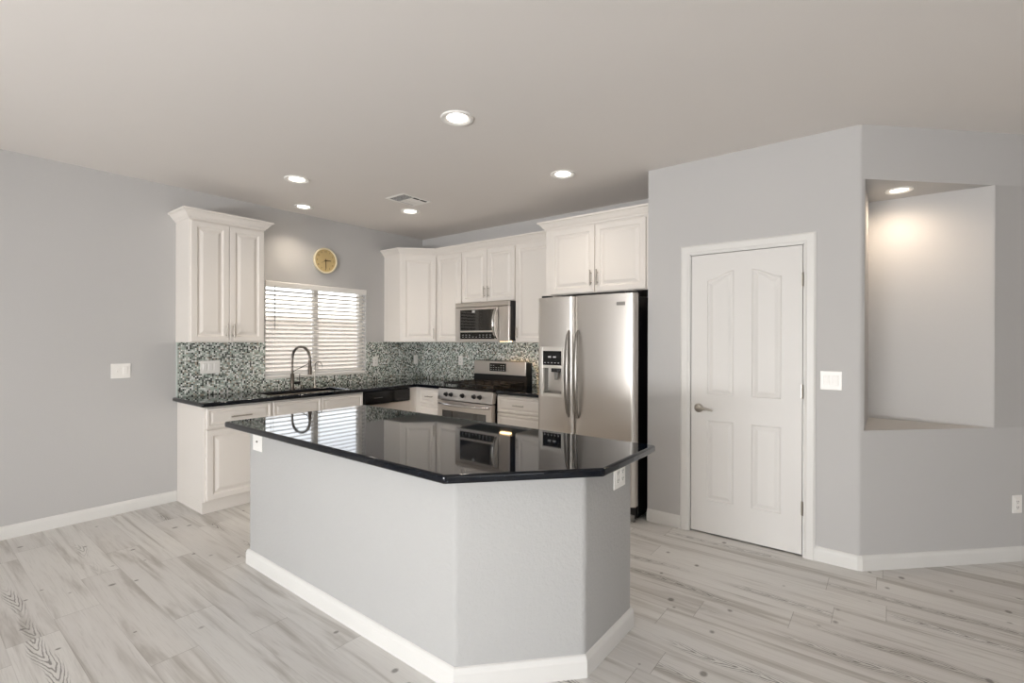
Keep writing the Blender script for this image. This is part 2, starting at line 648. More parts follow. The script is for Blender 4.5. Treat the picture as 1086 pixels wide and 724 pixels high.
# baseboards
BBP = [(0, 0), (0.014, 0), (0.014, 0.068), (0.011, 0.078), (0.006, 0.088), (0, 0.092)]
struct(MB().sweep([(XA, YREAR), (XA, 1.545)], BBP, 1).build('baseboard_left', M['trim']))
struct(MB().sweep([(-1.49, YP), (-1.228, YP)], BBP, 1).build('baseboard_pantry', M['trim']))
o = struct(MB().sweep([(-0.389, YP), corner[0], corner[-1], far, (XR, YR), (XR, YREAR)], BBP, 1).build('baseboard_niche', M['trim']))

# door casing
CW, CT = 0.066, 0.018
cas = [(0, 0), (CW, 0), (CW, CT * 0.55), (CW - 0.012, CT), (0.018, CT), (0.006, CT * 0.6), (0, CT * 0.5)]


def casing():
    b = MB()
    x0, x1, z1 = DX0 - 0.006, DX1 + 0.006, DZ + 0.006
    pts = [(x0, 0.0), (x0, z1), (x1, z1), (x1, 0.0)]
    offs = [(-1, 0), (-1, 1), (1, 1), (1, 0)]
    rings = [[(p[0] + q[0] * o_, YP - t_, p[1] + q[1] * o_) for o_, t_ in cas] for p, q in zip(pts, offs)]
    b.loops(rings)
    return struct(b.build('trim_1', M['trim']))


casing()
b = MB()                                # jamb lining
b.box(DX0 - 0.006, YP - 0.002, 0, DX0, YP + 0.12, DZ)
b.box(DX1, YP - 0.002, 0, DX1 + 0.006, YP + 0.12, DZ)
b.box(DX0, YP - 0.002, DZ, DX1, YP + 0.12, DZ + 0.006)
struct(b.build('trim_2', M['trim']))

# pantry door: slab with four moulded panels, the upper pair arched
door = struct(empty('door_1', (DX0 + 0.004, YP + 0.001, 0.012)))
DW_, DH_, DT_ = DX1 - DX0 - 0.008, DZ - 0.016, 0.035


def panel_outline(x0, x1, z0, z1a, z1b, d, n=10):
    """inset outline; the top rises in an S from z1a at x0 to z1b at x1"""
    pts = [(x0 + d, z0 + d), (x1 - d, z0 + d)]
    for i in range(n + 1):
        t = 1 - i / n
        s = t * t * (3 - 2 * t)
        pts.append((x0 + d + (x1 - x0 - 2 * d) * t, z1a + (z1b - z1a) * s - d))
    return pts


PX = [(0.112, 0.292), (0.408, 0.588)]
b = MB()
zl0, zl1, zu0 = 0.236, 0.813, 1.000
b.box(0, 0.010, 0, DW_, DT_, DH_)
xs = [0, PX[0][0], PX[0][1], PX[1][0], PX[1][1], DW_]
for i in (0, 2, 4):
    b.face([(xs[i], 0, 0), (xs[i + 1], 0, 0), (xs[i + 1], 0, DH_), (xs[i], 0, DH_)])
for k, (x0, x1) in enumerate(PX):
    b.face([(x0, 0, 0), (x1, 0, 0), (x1, 0, zl0), (x0, 0, zl0)])
    b.face([(x0, 0, zl1), (x1, 0, zl1), (x1, 0, zu0), (x0, 0, zu0)])
    za, zb = (1.822, 1.882) if k == 0 else (1.882, 1.822)
    top = panel_outline(x0, x1, zu0, za, zb, 0)[2:]
    for p, q in zip(top[:-1], top[1:]):
        b.face([(q[0], 0, q[1]), (p[0], 0, p[1]), (p[0], 0, DH_), (q[0], 0, DH_)])
    for z0, a_, b_ in ((zl0, zl1, zl1), (zu0, za, zb)):
        prof = [(0, 0), (0.005, 0.006), (0.012, 0.0085), (0.019, 0.0075), (0.036, 0.0018), (0.040, 0.001)]
        b.loops([[(x, dy, z) for x, z in panel_outline(x0, x1, z0, a_, b_, d)] for d, dy in prof], True, False, True)
# slab edges
b.face([(0, 0, 0), (0, 0.010, 0), (0, 0.010, DH_), (0, 0, DH_)])
b.face([(DW_, 0, 0), (DW_, 0.010, 0), (DW_, 0.010, DH_), (DW_, 0, DH_)])
b.face([(0, 0, DH_), (DW_, 0, DH_), (DW_, 0.010, DH_), (0, 0.010, DH_)])
b.face([(0, 0, 0), (DW_, 0, 0), (DW_, 0.010, 0), (0, 0.010, 0)])
b.build('door_slab', M['door'], door)
hb = MB()
hx, hz = 0.055, 0.897
hb.lathe([(0.0, 0.0), (0.031, 0.0), (0.032, -0.004), (0.026, -0.010), (0.012, -0.013), (0.011, -0.045), (0.0, -0.046)], (hx, 0, hz), 'y', 24)
hb.tube([(hx, -0.040, hz), (hx + 0.03, -0.046, hz + 0.001), (hx + 0.07, -0.046, hz - 0.002), (hx + 0.108, -0.043, hz - 0.010)], [0.011, 0.010, 0.008, 0.006], 10)
o = hb.build('door_handle', M['nickel'], door, smooth=40)
o['label'] = 'satin nickel lever handle'
for z in (1.787, 1.06, 0.302):
    h_ = MB().tube([(DW_ + 0.003, -0.007, z - 0.045), (DW_ + 0.003, -0.007, z + 0.045)], 0.006, 8)
    h_.box(DW_ - 0.006, -0.003, z - 0.044, DW_ + 0.012, 0.0005, z + 0.044)
    o = h_.build('hinge', M['nickel'], door)
o = MB().box(-0.0025, 0.004, hz - 0.03, 0.001, 0.03, hz + 0.03).build('latch_plate', M['nickel'], door)

# ------------------------------------------------------------------ cabinets
DT = 0.020                              # door thickness


def raised_rect(b, x0, x1, z0, z1, stile=0.058, y=0.0, small=False):
    """thermofoil door/drawer front: rounded edge, flat frame, bead, raised centre; face at y (towards -y)"""
    if small:
        prof = [(0, DT), (0, 0.004), (0.004, 0.0), (0.020, 0.0), (0.026, 0.008), (0.031, 0.009), (0.046, 0.002), (0.050, 0.0015)]
    else:
        s = stile
        prof = [(0, DT), (0, 0.004), (0.004, 0.0), (s - 0.012, 0.0), (s - 0.008, 0.006), (s, 0.0105), (s + 0.007, 0.011), (s + 0.030, 0.002), (s + 0.034, 0.001)]
    rings = []
    for d, dy in prof:
        rings.append([(x0 + d, y + dy, z0 + d), (x1 - d, y + dy, z0 + d), (x1 - d, y + dy, z1 - d), (x0 + d, y + dy, z1 - d)])
    b.loops(rings, True, True, True)


def bar_pull(parent, x, z, length=0.125, vertical=True, y=0.0):
    b = MB()
    h = length / 2
    if vertical:
        b.tube([(x, y - 0.030, z - h), (x, y - 0.030, z + h)], 0.0055, 10)
        for q in (-h * 0.62, h * 0.62):
            b.tube([(x, y + 0.004, z + q), (x, y - 0.030, z + q)], 0.0045, 8)
    else:
        b.tube([(x - h, y - 0.030, z), (x + h, y - 0.030, z)], 0.0055, 10)
        for q in (-h * 0.62, h * 0.62):
            b.tube([(x + q, y + 0.004, z), (x + q, y - 0.030, z)], 0.0045, 8)
    return b.build('handle', M['nickel'], parent, smooth=50)


def front(root, kind, x0, x1, z0, z1, pull=None, small=False, stile=0.058):
    """door or drawer front as a part, its pull as a sub-part"""
    b = MB()
    raised_rect(b, x0, x1, z0, z1, stile, -DT, small)
    d = b.build(kind, M['cab'], root)
    if pull:
        px, pz, vert, ln = pull
        bar_pull(d, px, pz, ln, vert, -DT)
    return d


CROWN = [(0.0, 0.0), (0.006, 0.0), (0.010, 0.012), (0.022, 0.022), (0.034, 0.040), (0.044, 0.050), (0.046, 0.056), (0.060, 0.060), (0.060, 0.076), (0.0, 0.076)]
UZ0, UZ1 = 1.375, 2.412


def crown_prof(z):
    return [(o_, z + h) for o_, h in CROWN]


# tall two-door wall cabinet left of the window (local x = world +y)
W1 = 0.612
cab = thing('wall_cabinet', 'tall white two-door wall cabinet hanging left of the kitchen window', 'cabinet', (XA + 0.302, 1.538, 0), PI / 2)
MB().box(0, 0, UZ0, W1, 0.302, UZ1).build('body', M['cab'], cab, 0.002)
hw = W1 / 2
front(cab, 'door', 0.008, hw - 0.0025, UZ0 + 0.006, UZ1 - 0.02, (hw - 0.028, UZ0 + 0.10, True, 0.125))
front(cab, 'door', hw + 0.0025, W1 - 0.008, UZ0 + 0.006, UZ1 - 0.02, (hw + 0.028, UZ0 + 0.10, True, 0.125))
MB().sweep([(0, 0.302), (0, -0.006), (W1, -0.006), (W1, 0.302)], crown_prof(UZ1 - 0.004), 1).build('crown', M['cab'], cab)

# diagonal corner wall cabinet
CY0 = YB - 0.612
cx1, cy1 = XA + 0.302, CY0
cx2, cy2 = XA + 0.612, YB - 0.302
corner_cab = thing('corner_wall_cabinet', 'white diagonal corner wall cabinet with one raised-panel door, where the two tiled walls meet', 'cabinet', (cx1, cy1, 0), math.radians(45))
LD = math.hypot(cx2 - cx1, cy2 - cy1)


def to_local(px, py):
    dx, dy = px - cx1, py - cy1
    return (dx * S2 + dy * S2, -dx * S2 + dy * S2)


foot = [to_local(*p) for p in ((XA, CY0), (cx1, cy1), (cx2, cy2), (cx2, YB), (XA, YB))]
MB().prism(foot, UZ0, UZ1).build('body', M['cab'], corner_cab, 0.002)
front(corner_cab, 'door', 0.022, LD - 0.016, UZ0 + 0.006, UZ1 - 0.02, (LD - 0.045, UZ0 + 0.10, True, 0.125))

YF = YB - 0.302                          # face frames of the range-wall uppers


def upper(label, x0, x1, z0, doors, z1=UZ1, yf=YF):
    root = thing('wall_cabinet', label, 'cabinet', (x0, yf, 0))
    w = x1 - x0
    MB().box(0, 0, z0, w, YB - yf, z1).build('body', M['cab'], root, 0.002)
    for d in doors:
        front(root, 'door', d[0], d[1], z0 + 0.006, z1 - 0.02, d[2])
    return root


x_a, x_b, x_c = cx2, -3.862, -3.093
FX0, FX1 = -2.515, -1.496
w = x_b - x_a
upper('white one-door wall cabinet between the corner cabinet and the microwave', x_a, x_b - 0.001, UZ0,
      [(0.008, w - 0.006, (w - 0.03, UZ0 + 0.10, True, 0.125))])
w = x_c - x_b
upper('short white two-door wall cabinet directly above the microwave', x_b, x_c - 0.001, 1.815,
      [(0.006, w / 2 - 0.0025, (w / 2 - 0.028, 1.925, True, 0.125)), (w / 2 + 0.0025, w - 0.006, (w / 2 + 0.028, 1.925, True, 0.125))])
w = FX0 - x_c
upper('white one-door wall cabinet between the microwave and the refrigerator', x_c, FX0 - 0.001, UZ0,
      [(0.008, w - 0.02, (0.036, UZ0 + 0.10, True, 0.125))])
b = MB().sweep([(XA, CY0), (cx1 - 0.004, CY0 - 0.0), (cx2, cy2 - 0.006), (FX0, cy2 - 0.006)], crown_prof(UZ1 - 0.004), 1)
tag(b.build('crown_molding', M['cab']), 'white crown molding running along the corner cabinet and the range-wall cabinets', 'molding')

YFF = YB - 0.600
fc = thing('wall_cabinet', 'deep white two-door cabinet above the refrigerator, projecting beyond its neighbours', 'cabinet', (FX0, YFF, 0))
FW = FX1 - FX0
MB().box(0, 0, 1.81, FW, 0.600, UZ1).build('body', M['cab'], fc, 0.002)
front(fc, 'door', 0.062, 0.510, 1.816, UZ1 - 0.02, (0.482, 1.938, True, 0.135))
front(fc, 'door', 0.515, 0.970, 1.816, UZ1 - 0.02, (0.543, 1.938, True, 0.135))
MB().sweep([(0, 0.42), (0, -0.006), (FW, -0.006)], crown_prof(UZ1 - 0.004), 1).build('crown', M['cab'], fc)

# --- base cabinets on the left wall (local x = world +y, local y = depth)
BXF = XA + 0.587                         # face frames
CZ0, CZ1 = 0.865, 0.900                  # worktop


def base_body(root, w, depth, left_open=True):
    MB().box(0, 0, 0.10, w, depth, CZ0 - 0.001).build('body', M['cab'], root, 0.002)
    MB().box(0, 0.036, 0, w, depth, 0.0995).build('toe_kick', M['cab'], root)


r_ = thing('base_cabinet', 'white base cabinet, one drawer over one door, at the open end of the counter', 'cabinet', (BXF, 1.548, 0), PI / 2)
w = 2.081 - 1.548
base_body(r_, w, 0.584)
front(r_, 'drawer', 0.012, w - 0.006, 0.690, 0.850, (w / 2, 0.768, False, 0.16), True)
front(r_, 'door', 0.012, w - 0.006, 0.112, 0.676, (w - 0.04, 0.60, True, 0.125))
r_ = thing('base_cabinet', 'white sink base cabinet with two false drawer fronts below the sink', 'cabinet', (BXF, 2.082, 0), PI / 2)
w = 3.022 - 2.082
MB().box(0, 0, 0.10, w, 0.583, 0.66).box(0, 0, 0.66, 0.02, 0.583, CZ0 - 0.001).box(w - 0.02, 0, 0.66, w, 0.583, CZ0 - 0.001).box(0.02, 0, 0.66, w - 0.02, 0.012, CZ0 - 0.001).build('body', M['cab'], r_)
MB().box(0, 0.036, 0, w, 0.583, 0.0995).build('toe_kick', M['cab'], r_)
for x0, x1 in ((0.006, w / 2 - 0.003), (w / 2 + 0.003, w - 0.012)):
    front(r_, 'drawer_front', x0, x1, 0.690, 0.850, None, True)
front(r_, 'door', 0.006, w / 2 - 0.003, 0.112, 0.676, (w / 2 - 0.04, 0.60, True, 0.125))
front(r_, 'door', w / 2 + 0.003, w - 0.012, 0.112, 0.676, (w / 2 + 0.04, 0.60, True, 0.125))

# dishwasher
dw = thing('dishwasher', 'black-fronted dishwasher under the worktop, between sink cabinet and corner', 'dishwasher', (BXF, 3.024, 0), PI / 2)
w = 3.634 - 3.024
MB().box(0.004, 0.01, 0.0, w - 0.004, 0.57, CZ0 - 0.002).build('body', M['blackmat'], dw)
MB().box(0.008, -0.022, 0.11, w - 0.006, 0.01, 0.716).build('door', M['steel'], dw, 0.004)
p_ = MB().box(0.008, -0.026, 0.722, w - 0.006, 0.01, 0.858).build('control_panel', M['black'], dw, 0.006, 3)
MB().box(0.12, -0.0265, 0.785, 0.228, -0.0255, 0.789).build('marking_strip', M['grey'], p_)
MB().box(0.008, 0.01, 0.0, w - 0.006, 0.03, 0.10).build('kick_plate', M['blackmat'], dw)

# base cabinets on the range wall (local x = world +x)
BYF = YB - 0.609
b0, b1 = XA + 0.588, -3.866
r_ = thing('base_cabinet', 'white drawer base cabinet in the corner, left of the gas range', 'cabinet', (b0, BYF, 0))
w = b1 - b0
base_body(r_, w, 0.606)
MB().box(-0.020, -0.104, 0.0, -0.001, 0.02, CZ0 - 0.001).build('filler_panel', M['cab'], r_)
fx = 0.075
zs = [(0.690, 0.850), (0.412, 0.676), (0.112, 0.398)]
for z0, z1 in zs:
    front(r_, 'drawer', fx, w - 0.006, z0, z1, ((fx + w) / 2, (z0 + z1) / 2 + 0.0, False, 0.11), True)
b0, b1 = -3.083, -2.47
r_ = thing('base_cabinet', 'white drawer base cabinet between the gas range and the refrigerator', 'cabinet', (b0, BYF, 0))
w = b1 - b0
base_body(r_, w, 0.606)
for z0, z1 in zs:
    front(r_, 'drawer', 0.008, w - 0.008, z0, z1, (w / 2 - 0.02, (z0 + z1) / 2, False, 0.13), True)

# worktops
SX0, SX1, SY0, SY1 = -4.69, -4.325, 2.12, 2.88      # sink cut-out
LE, FEDGE, BEDGE = 1.512, -4.236, 3.700


def counter():
    # solid slab cut from a grid of cells (cells inside the sink or outside the L are left out)
    xs = [XA, SX0, SX1, FEDGE, -3.866]
    ys = [LE, SY0, SY1, BEDGE, YB]
    bm = bmesh.new()

    def ok(i, j):
        if i == 3 and j < 3: return False
        if i == 1 and j == 1: return False
        return True
    vs = {}

    def V(i, j, z):
        return vs.setdefault((i, j, z), bm.verts.new((xs[i], ys[j], z))) if (i, j, z) not in vs else vs[(i, j, z)]
    for i in range(4):
        for j in range(4):
            if not ok(i, j): continue
            for z in (CZ0, CZ1):
                bm.faces.new([V(i, j, z), V(i + 1, j, z), V(i + 1, j + 1, z), V(i, j + 1, z)])
            for (di, dj, a, c_) in ((-1, 0, (i, j), (i, j + 1)), (1, 0, (i + 1, j), (i + 1, j + 1)), (0, -1, (i, j), (i + 1, j)), (0, 1, (i, j + 1), (i + 1, j + 1))):
                ni, nj = i + di, j + dj
                if 0 <= ni < 4 and 0 <= nj < 4 and ok(ni, nj): continue
                bm.faces.new([V(*a, CZ0), V(*c_, CZ0), V(*c_, CZ1), V(*a, CZ1)])
    bmesh.ops.dissolve_limit(bm, angle_limit=0.01, verts=bm.verts, edges=bm.edges)
    b = MB()
    b.bm.free()
    b.bm = bm
    return b.build('worktop', M['granite'], None, 0.010, 3, smooth=30)


tag(counter(), 'L-shaped polished black granite worktop holding the sink, along both tiled walls', 'worktop')
tag(MB().box(-3.083, BEDGE, CZ0, -2.462, YB, CZ1).build('worktop', M['granite'], None, 0.010, 3, smooth=30),
    'short polished black worktop between the gas range and the refrigerator', 'worktop')

# mosaic splashback
bs = MB()
T = 0.008
bs.box(XA, 1.553, CZ1, XA + T, WY0, UZ0 - 0.001)
bs.box(XA, WY0, CZ1, XA + T, WY1, WZ0)
bs.box(XA, WY1, CZ1, XA + T, YB, UZ0 - 0.001)
struct(bs.build('backsplash_left', M['mosaic_y']))
struct(MB().box(XA + T, YB - T, CZ1, -2.40, YB, UZ0 - 0.001).build('backsplash_back', M['mosaic_x']))
struct(MB().box(XA, 1.541, CZ1, XA + 0.010, 1.5525, UZ0).build('trim_3', M['glassedge'], None, 0.002))
# tiled window ledge
struct(MB().box(XA - 0.10, WY0 + 0.002, WZ0, XA + 0.006, WY1 - 0.002, WZ0 + 0.012).build('trim_4', M['trim'], None, 0.002))

# ------------------------------------------------------------------ kitchen island
isl = thing('kitchen_island', 'pale grey drywall kitchen island base with angled corner and white skirting', 'island', (-2.1, 1.8, 0))
IO = Vector((-2.1, 1.8))


def loc2(pts): return [(p[0] - IO.x, p[1] - IO.y) for p in pts]


ib = loc2([(-3.165, 1.393), (-1.370, 1.393), (-1.000, 1.788), (-1.000, 2.248), (-3.165, 2.248)])


def rounded(poly, idx, r, n=4):
    out = []
    for i, p in enumerate(poly):
        if i not in idx:
            out.append(p)
            continue
        a, q, c_ = Vector(poly[i - 1]), Vector(p), Vector(poly[(i + 1) % len(poly)])
        d1, d2 = (a - q).normalized(), (c_ - q).normalized()
        p1, p2 = q + d1 * r, q + d2 * r
        for k in range(n + 1):
            t = k / n
            out.append(tuple(p1 * (1 - t) ** 2 + q * 2 * t * (1 - t) + p2 * t * t))
    return out


MB().prism(rounded(ib, (0, 1, 2, 3), 0.02), 0, CZ0 - 0.0005).build('body', M['island'], isl, smooth=35)
MB().sweep([ib[4], ib[0], ib[1], ib[2], ib[3]], BBP, 1).build('baseboard', M['trim'], isl)
for k in range(3):                       # cabinet doors on the cooking side
    b = MB()
    x0 = ib[4][0] + 0.05 + k * 0.69
    rings = []
    for d, dy in [(0, 0), (0, 0.018), (0.055, 0.018), (0.062, 0.011), (0.09, 0.017)]:
        yy = ib[4][1] + dy
        rings.append([(x0 + d, yy, 0.12 + d), (x0 + 0.68 - d, yy, 0.12 + d), (x0 + 0.68 - d, yy, 0.85 - d), (x0 + d, yy, 0.85 - d)])
    b.loops(rings)
    b.build('door', M['cab'], isl)
slab = [(-3.20, 1.262), (-1.300, 1.262), (-0.880, 1.722), (-0.882, 2.258), (-3.20, 2.258)]
o = MB().prism(rounded(slab, (0, 3), 0.012, 3), CZ0, CZ1).build('island_worktop', M['granite'], None, 0.014, 4, smooth=30)
tag(o, 'mirror-polished black granite island worktop with one clipped corner', 'worktop')

# ------------------------------------------------------------------ window blind
bl = thing('window_blind', 'white horizontal slatted blind filling the kitchen window', 'blind', (XA, 2.887, WZ0))
b = MB()
hw2 = (WY1 - WY0) / 2 - 0.006
bz1 = WZ1 - WZ0
# valance: moulded board just proud of the wall
b.loops([[(x, s, z) for x, z in ((-0.060, bz1 - 0.004), (0.012, bz1 - 0.004), (0.016, bz1 - 0.014), (0.012, bz1 - 0.060), (0.004, bz1 - 0.066), (-0.004, bz1 - 0.064), (-0.004, bz1 - 0.02), (-0.060, bz1 - 0.02))] for s in (-hw2 - 0.002, hw2 + 0.004)])
b.build('valance', M['slat'], bl)
sl = MB()
z = 0.062
tilt = math.radians(24)
cx_ = -0.034
while z < bz1 - 0.07:
    dx, dz = 0.025 * math.cos(tilt), 0.025 * math.sin(tilt)
    n_ = Vector((math.sin(tilt), 0, math.cos(tilt))) * 0.0015
    ring = [(cx_ - dx + n_.x, z + dz + n_.z), (cx_, z + 0.002 + n_.z), (cx_ + dx + n_.x, z - dz + n_.z), (cx_ + dx - n_.x, z - dz - n_.z), (cx_, z + 0.002 - n_.z), (cx_ - dx - n_.x, z + dz - n_.z)]
    sl.loops([[(x, s, zz) for x, zz in ring] for s in (-hw2, hw2)])
    z += 0.0435
sl.build('slats', M['slat'], bl)
MB().box(cx_ - 0.026, -hw2, 0.014, cx_ + 0.026, hw2, 0.036).build('bottom_rail', M['slat'], bl, 0.004)
for s in (-0.50, 0.0, 0.50):
    lc = MB()
    for dx in (-0.0265, 0.0265):
        lc.box(cx_ + dx - 0.0008, s - 0.002, 0.03, cx_ + dx + 0.0008, s + 0.002, bz1 - 0.06)
    lc.box(cx_ - 0.0265, s - 0.002, 0.030, cx_ + 0.0265, s + 0.002, 0.032)
    lc.build('ladder_cord', M['slat'], bl)
MB().tube([(0.010, -0.492, bz1 - 0.05), (0.010, -0.492, 0.50)], 0.004, 8).build('tilt_wand', M['grey'], bl)

# ------------------------------------------------------------------ sink and taps
sk = thing('kitchen_sink', 'undermount stainless steel sink in the black worktop below the window', 'sink', ((SX0 + SX1) / 2, (SY0 + SY1) / 2, CZ0 - 0.20))
hx, hy = (SX1 - SX0) / 2 + 0.004, (SY1 - SY0) / 2 + 0.004


def rrect(hx, hy, r, n=5):
    return arc(hx - r, -hy + r, r, -90, 0, n) + arc(hx - r, hy - r, r, 0, 90, n) + arc(-hx + r, hy - r, r, 90, 180, n) + arc(-hx + r, -hy + r, r, 180, 270, n)


b = MB()
rings = []
for dx, r, z in ((0.02, 0.05, 0.1995), (0.0, 0.04, 0.1995), (-0.004, 0.04, 0.19), (-0.012, 0.05, 0.03), (-0.03, 0.06, 0.006), (-0.09, 0.06, 0.002)):
    rings.append([(x, y, z) for x, y in rrect(hx + dx, hy + dx, r)])
b.loops(rings, True, False, True)
b.build('bowl', M['sinksteel'], sk, smooth=40)
MB().lathe([(0.0, 0.004), (0.045, 0.004), (0.048, 0.002)], (0, 0, 0), 'z', 20).build('drain', M['chrome'], sk)

fa = thing('kitchen_faucet', 'tall pull-down spring faucet in dark brushed metal behind the sink', 'faucet', (-4.772, 2.520, CZ1))
MB().lathe([(0.0, 0.0), (0.027, 0.0), (0.027, 0.006), (0.019, 0.010), (0.019, 0.15), (0.015, 0.155), (0.0135, 0.16)], (0, 0, 0), 'z', 20, True, True).build('base', M['gunmetal'], fa, smooth=40)
sd = Vector((0.235, 0.055, 0))
path = [Vector((0, 0, 0.15)), Vector((0, 0, 0.22)), Vector((0, 0, 0.31))]
for k in range(1, 13):
    a = PI * k / 12
    path.append(Vector((0, 0, 0.315)) + sd * (0.5 * (1 - math.cos(a))) + Vector((0, 0, 0.115 * math.sin(a))))
path.append(Vector((0, 0, 0.28)) + sd)
MB().tube(path, 0.0095, 12).build('hose', M['gunmetal'], fa, smooth=60)
# spring coil round the hose
pts = []
dense = []
for a, c_ in zip(path[:-1], path[1:]):
    for t in range(8):
        dense.append(a.lerp(c_, t / 8))
cum = 0.0
sidev = Vector((-sd.y, sd.x, 0)).normalized()
for i in range(len(dense) - 1):
    d = (dense[i + 1] - dense[i])
    nn = d.normalized().cross(sidev)
    for t in range(4):
        cum += d.length / 4
        a = cum / 0.0075 * 2 * PI
        pts.append(dense[i] + d * (t / 4) + sidev * (0.0125 * math.cos(a)) + nn * (0.0125 * math.sin(a)))
MB().tube(pts, 0.0022, 5).build('spring', M['nickel'], fa, smooth=60)
hp = sd
MB().lathe([(0.0, 0.30), (0.013, 0.30), (0.015, 0.285), (0.015, 0.235), (0.019, 0.225), (0.019, 0.165), (0.022, 0.155), (0.0, 0.153)], (hp.x, hp.y, 0), 'z', 18).build('spray_head', M['gunmetal'], fa, smooth=40)
MB().tube([(0, 0, 0.175), sd * 0.5 + Vector((0, 0, 0.222)), sd * 0.95 + Vector((0, 0, 0.265))], 0.0045, 8).build('support_arm', M['gunmetal'], fa, smooth=60)
hb = MB()
hb.tube([(0, 0.012, 0.062), (0.012, 0.075, 0.062)], 0.014, 14)
hb.tube([(0.010, 0.066, 0.066), (0.013, 0.070, 0.150)], 0.004, 8)
o = hb.build('handle', M['blackmat'], fa, smooth=50)
o['label'] = 'black side lever'

ff = thing('water_filter_faucet', 'slim silver gooseneck filter tap to the right of the spring faucet', 'faucet', (-4.772, 2.765, CZ1))
MB().lathe([(0.0, 0.0), (0.020, 0.0), (0.018, 0.006), (0.010, 0.012), (0.009, 0.06), (0.0, 0.06)], (0, 0, 0), 'z', 16).build('base', M['nickel'], ff, smooth=40)
path = [Vector((0, 0, 0.05)), Vector((0, 0, 0.20))]
s2 = Vector((0.085, 0.03, 0))
for k in range(1, 11):
    a = PI * k / 10
    path.append(Vector((0, 0, 0.225)) + s2 * (0.5 * (1 - math.cos(a))) + Vector((0, 0, 0.045 * math.sin(a))))
path.append(s2 + Vector((0, 0, 0.20)))
MB().tube(path, 0.005, 10).build('spout', M['nickel'], ff, smooth=60)
MB().tube([(0, 0.008, 0.045), (0.004, 0.045, 0.048)], 0.0045, 8).build('lever', M['blackmat'], ff, smooth=60)

# ------------------------------------------------------------------ microwave
mw = thing('microwave', 'stainless over-the-range microwave with black window and curved handle', 'microwave', (-3.860, 3.93, 1.385))
MWW, MWH = 0.765, 0.425
MB().box(0.0, 0.028, 0.008, MWW, YB - 3.93 - 0.002, MWH).build('body', M['blackmat'], mw, 0.003)
b = MB()
b.box(0, -0.004, 0.372, MWW, 0.028, MWH)
b.build('vent_rail', M['steel'], mw, 0.008, 3)
# stainless door frame with openings
dx1 = 0.625
b = MB()
b.box(0.0, 0.0, 0.0, 0.07, 0.028, 0.370)
b.box(0.575, 0.0, 0.0, dx1, 0.028, 0.370)
b.box(0.07, 0.0, 0.0, 0.575, 0.028, 0.026)
b.box(0.07, 0.0, 0.100, 0.575, 0.028, 0.118)
b.box(0.07, 0.0, 0.345, 0.575, 0.028, 0.370)
md = b.build('door', M['steel'], mw)
MB().box(0.07, 0.004, 0.118, 0.575, 0.02, 0.345).build('door_window', M['tint'], md)
MB().box(dx1 + 0.003, 0.0, 0.0, MWW, 0.028, 0.370).build('side_panel', M['steel'], mw, 0.004)
cp = MB().box(0.07, 0.004, 0.026, 0.575, 0.02, 0.100).build('control_panel', M['black'], mw)
for k in range(9):
    for j in range(2):
        if k in (3, 4) and j == 1: continue
        MB().box(0.10 + k * 0.05, 0.0032, 0.046 + j * 0.022, 0.122 + k * 0.05, 0.0042, 0.050 + j * 0.022).build('button', M['mark'], cp)
MB().box(0.25, 0.003, 0.314, 0.288, 0.0042, 0.336).build('sticker', M['mark'], md)
b = MB()
path = []
for k in range(13):
    t = k / 12
    path.append((0.600, -0.010 - 0.050 * math.sin(PI * t) ** 0.7 if 0 < t < 1 else 0.002, 0.035 + 0.315 * t))
b.tube(path, [0.012 + 0.006 * math.sin(PI * k / 12) for k in range(13)], 12)
b.build('handle', M['chrome'], md, smooth=60)
b = MB().box(0.57, 0.09, -0.002, 0.70, 0.135, 0.008)
b.build('cooktop_lamp', M['hoodlens'], mw)
pl = bpy.data.lights.new('cooktop_lamp_light', 'SPOT')
pl.energy = 12.0
pl.color = (1.0, 0.56, 0.24)
pl.spot_size = math.radians(130)
pl.spot_blend = 0.6
pl.shadow_soft_size = 0.02
o = bpy.data.objects.new('cooktop_lamp_light', pl)
o.location = (0.635, 0.112, -0.012)
COL.objects.link(o)
o.parent = mw

# ------------------------------------------------------------------ gas range
RX0, RW = -3.861, 0.770
rg = thing('gas_range', 'freestanding stainless gas range with black cooktop and five knobs', 'range', (RX0, 3.685, 0))
RD = YB - 3.685 - 0.012
MB().box(0.004, 0.03, 0.06, RW - 0.004, RD, 0.88).box(0.03, 0.06, 0.0, RW - 0.03, RD - 0.03, 0.06).build('body', M['blackmat'], rg)
# sloping control panel
b = MB()
b.prism([(-0.030, 0.765), (0.03, 0.765), (0.05, 0.882), (-0.005, 0.882), (-0.012, 0.875)], 0.0, RW, 'x')
cpn = b.build('control_panel', M['steel'], rg, 0.003)
for x in (0.128, 0.200, 0.365, 0.527, 0.607):
    k_ = MB()
    k_.lathe([(0.0, -0.034), (0.013, -0.034), (0.016, -0.030), (0.017, -0.008), (0.024, -0.005), (0.025, 0.004)], (0, 0, 0), 'y', 20)
    k_.box(-0.003, -0.038, -0.015, 0.003, -0.008, 0.015)
    o = k_.build('knob', M['blackmat'], rg, smooth=40)
    o.location = (x, -0.018, 0.822)
    o.rotation_euler = (math.radians(-9), 0, 0)
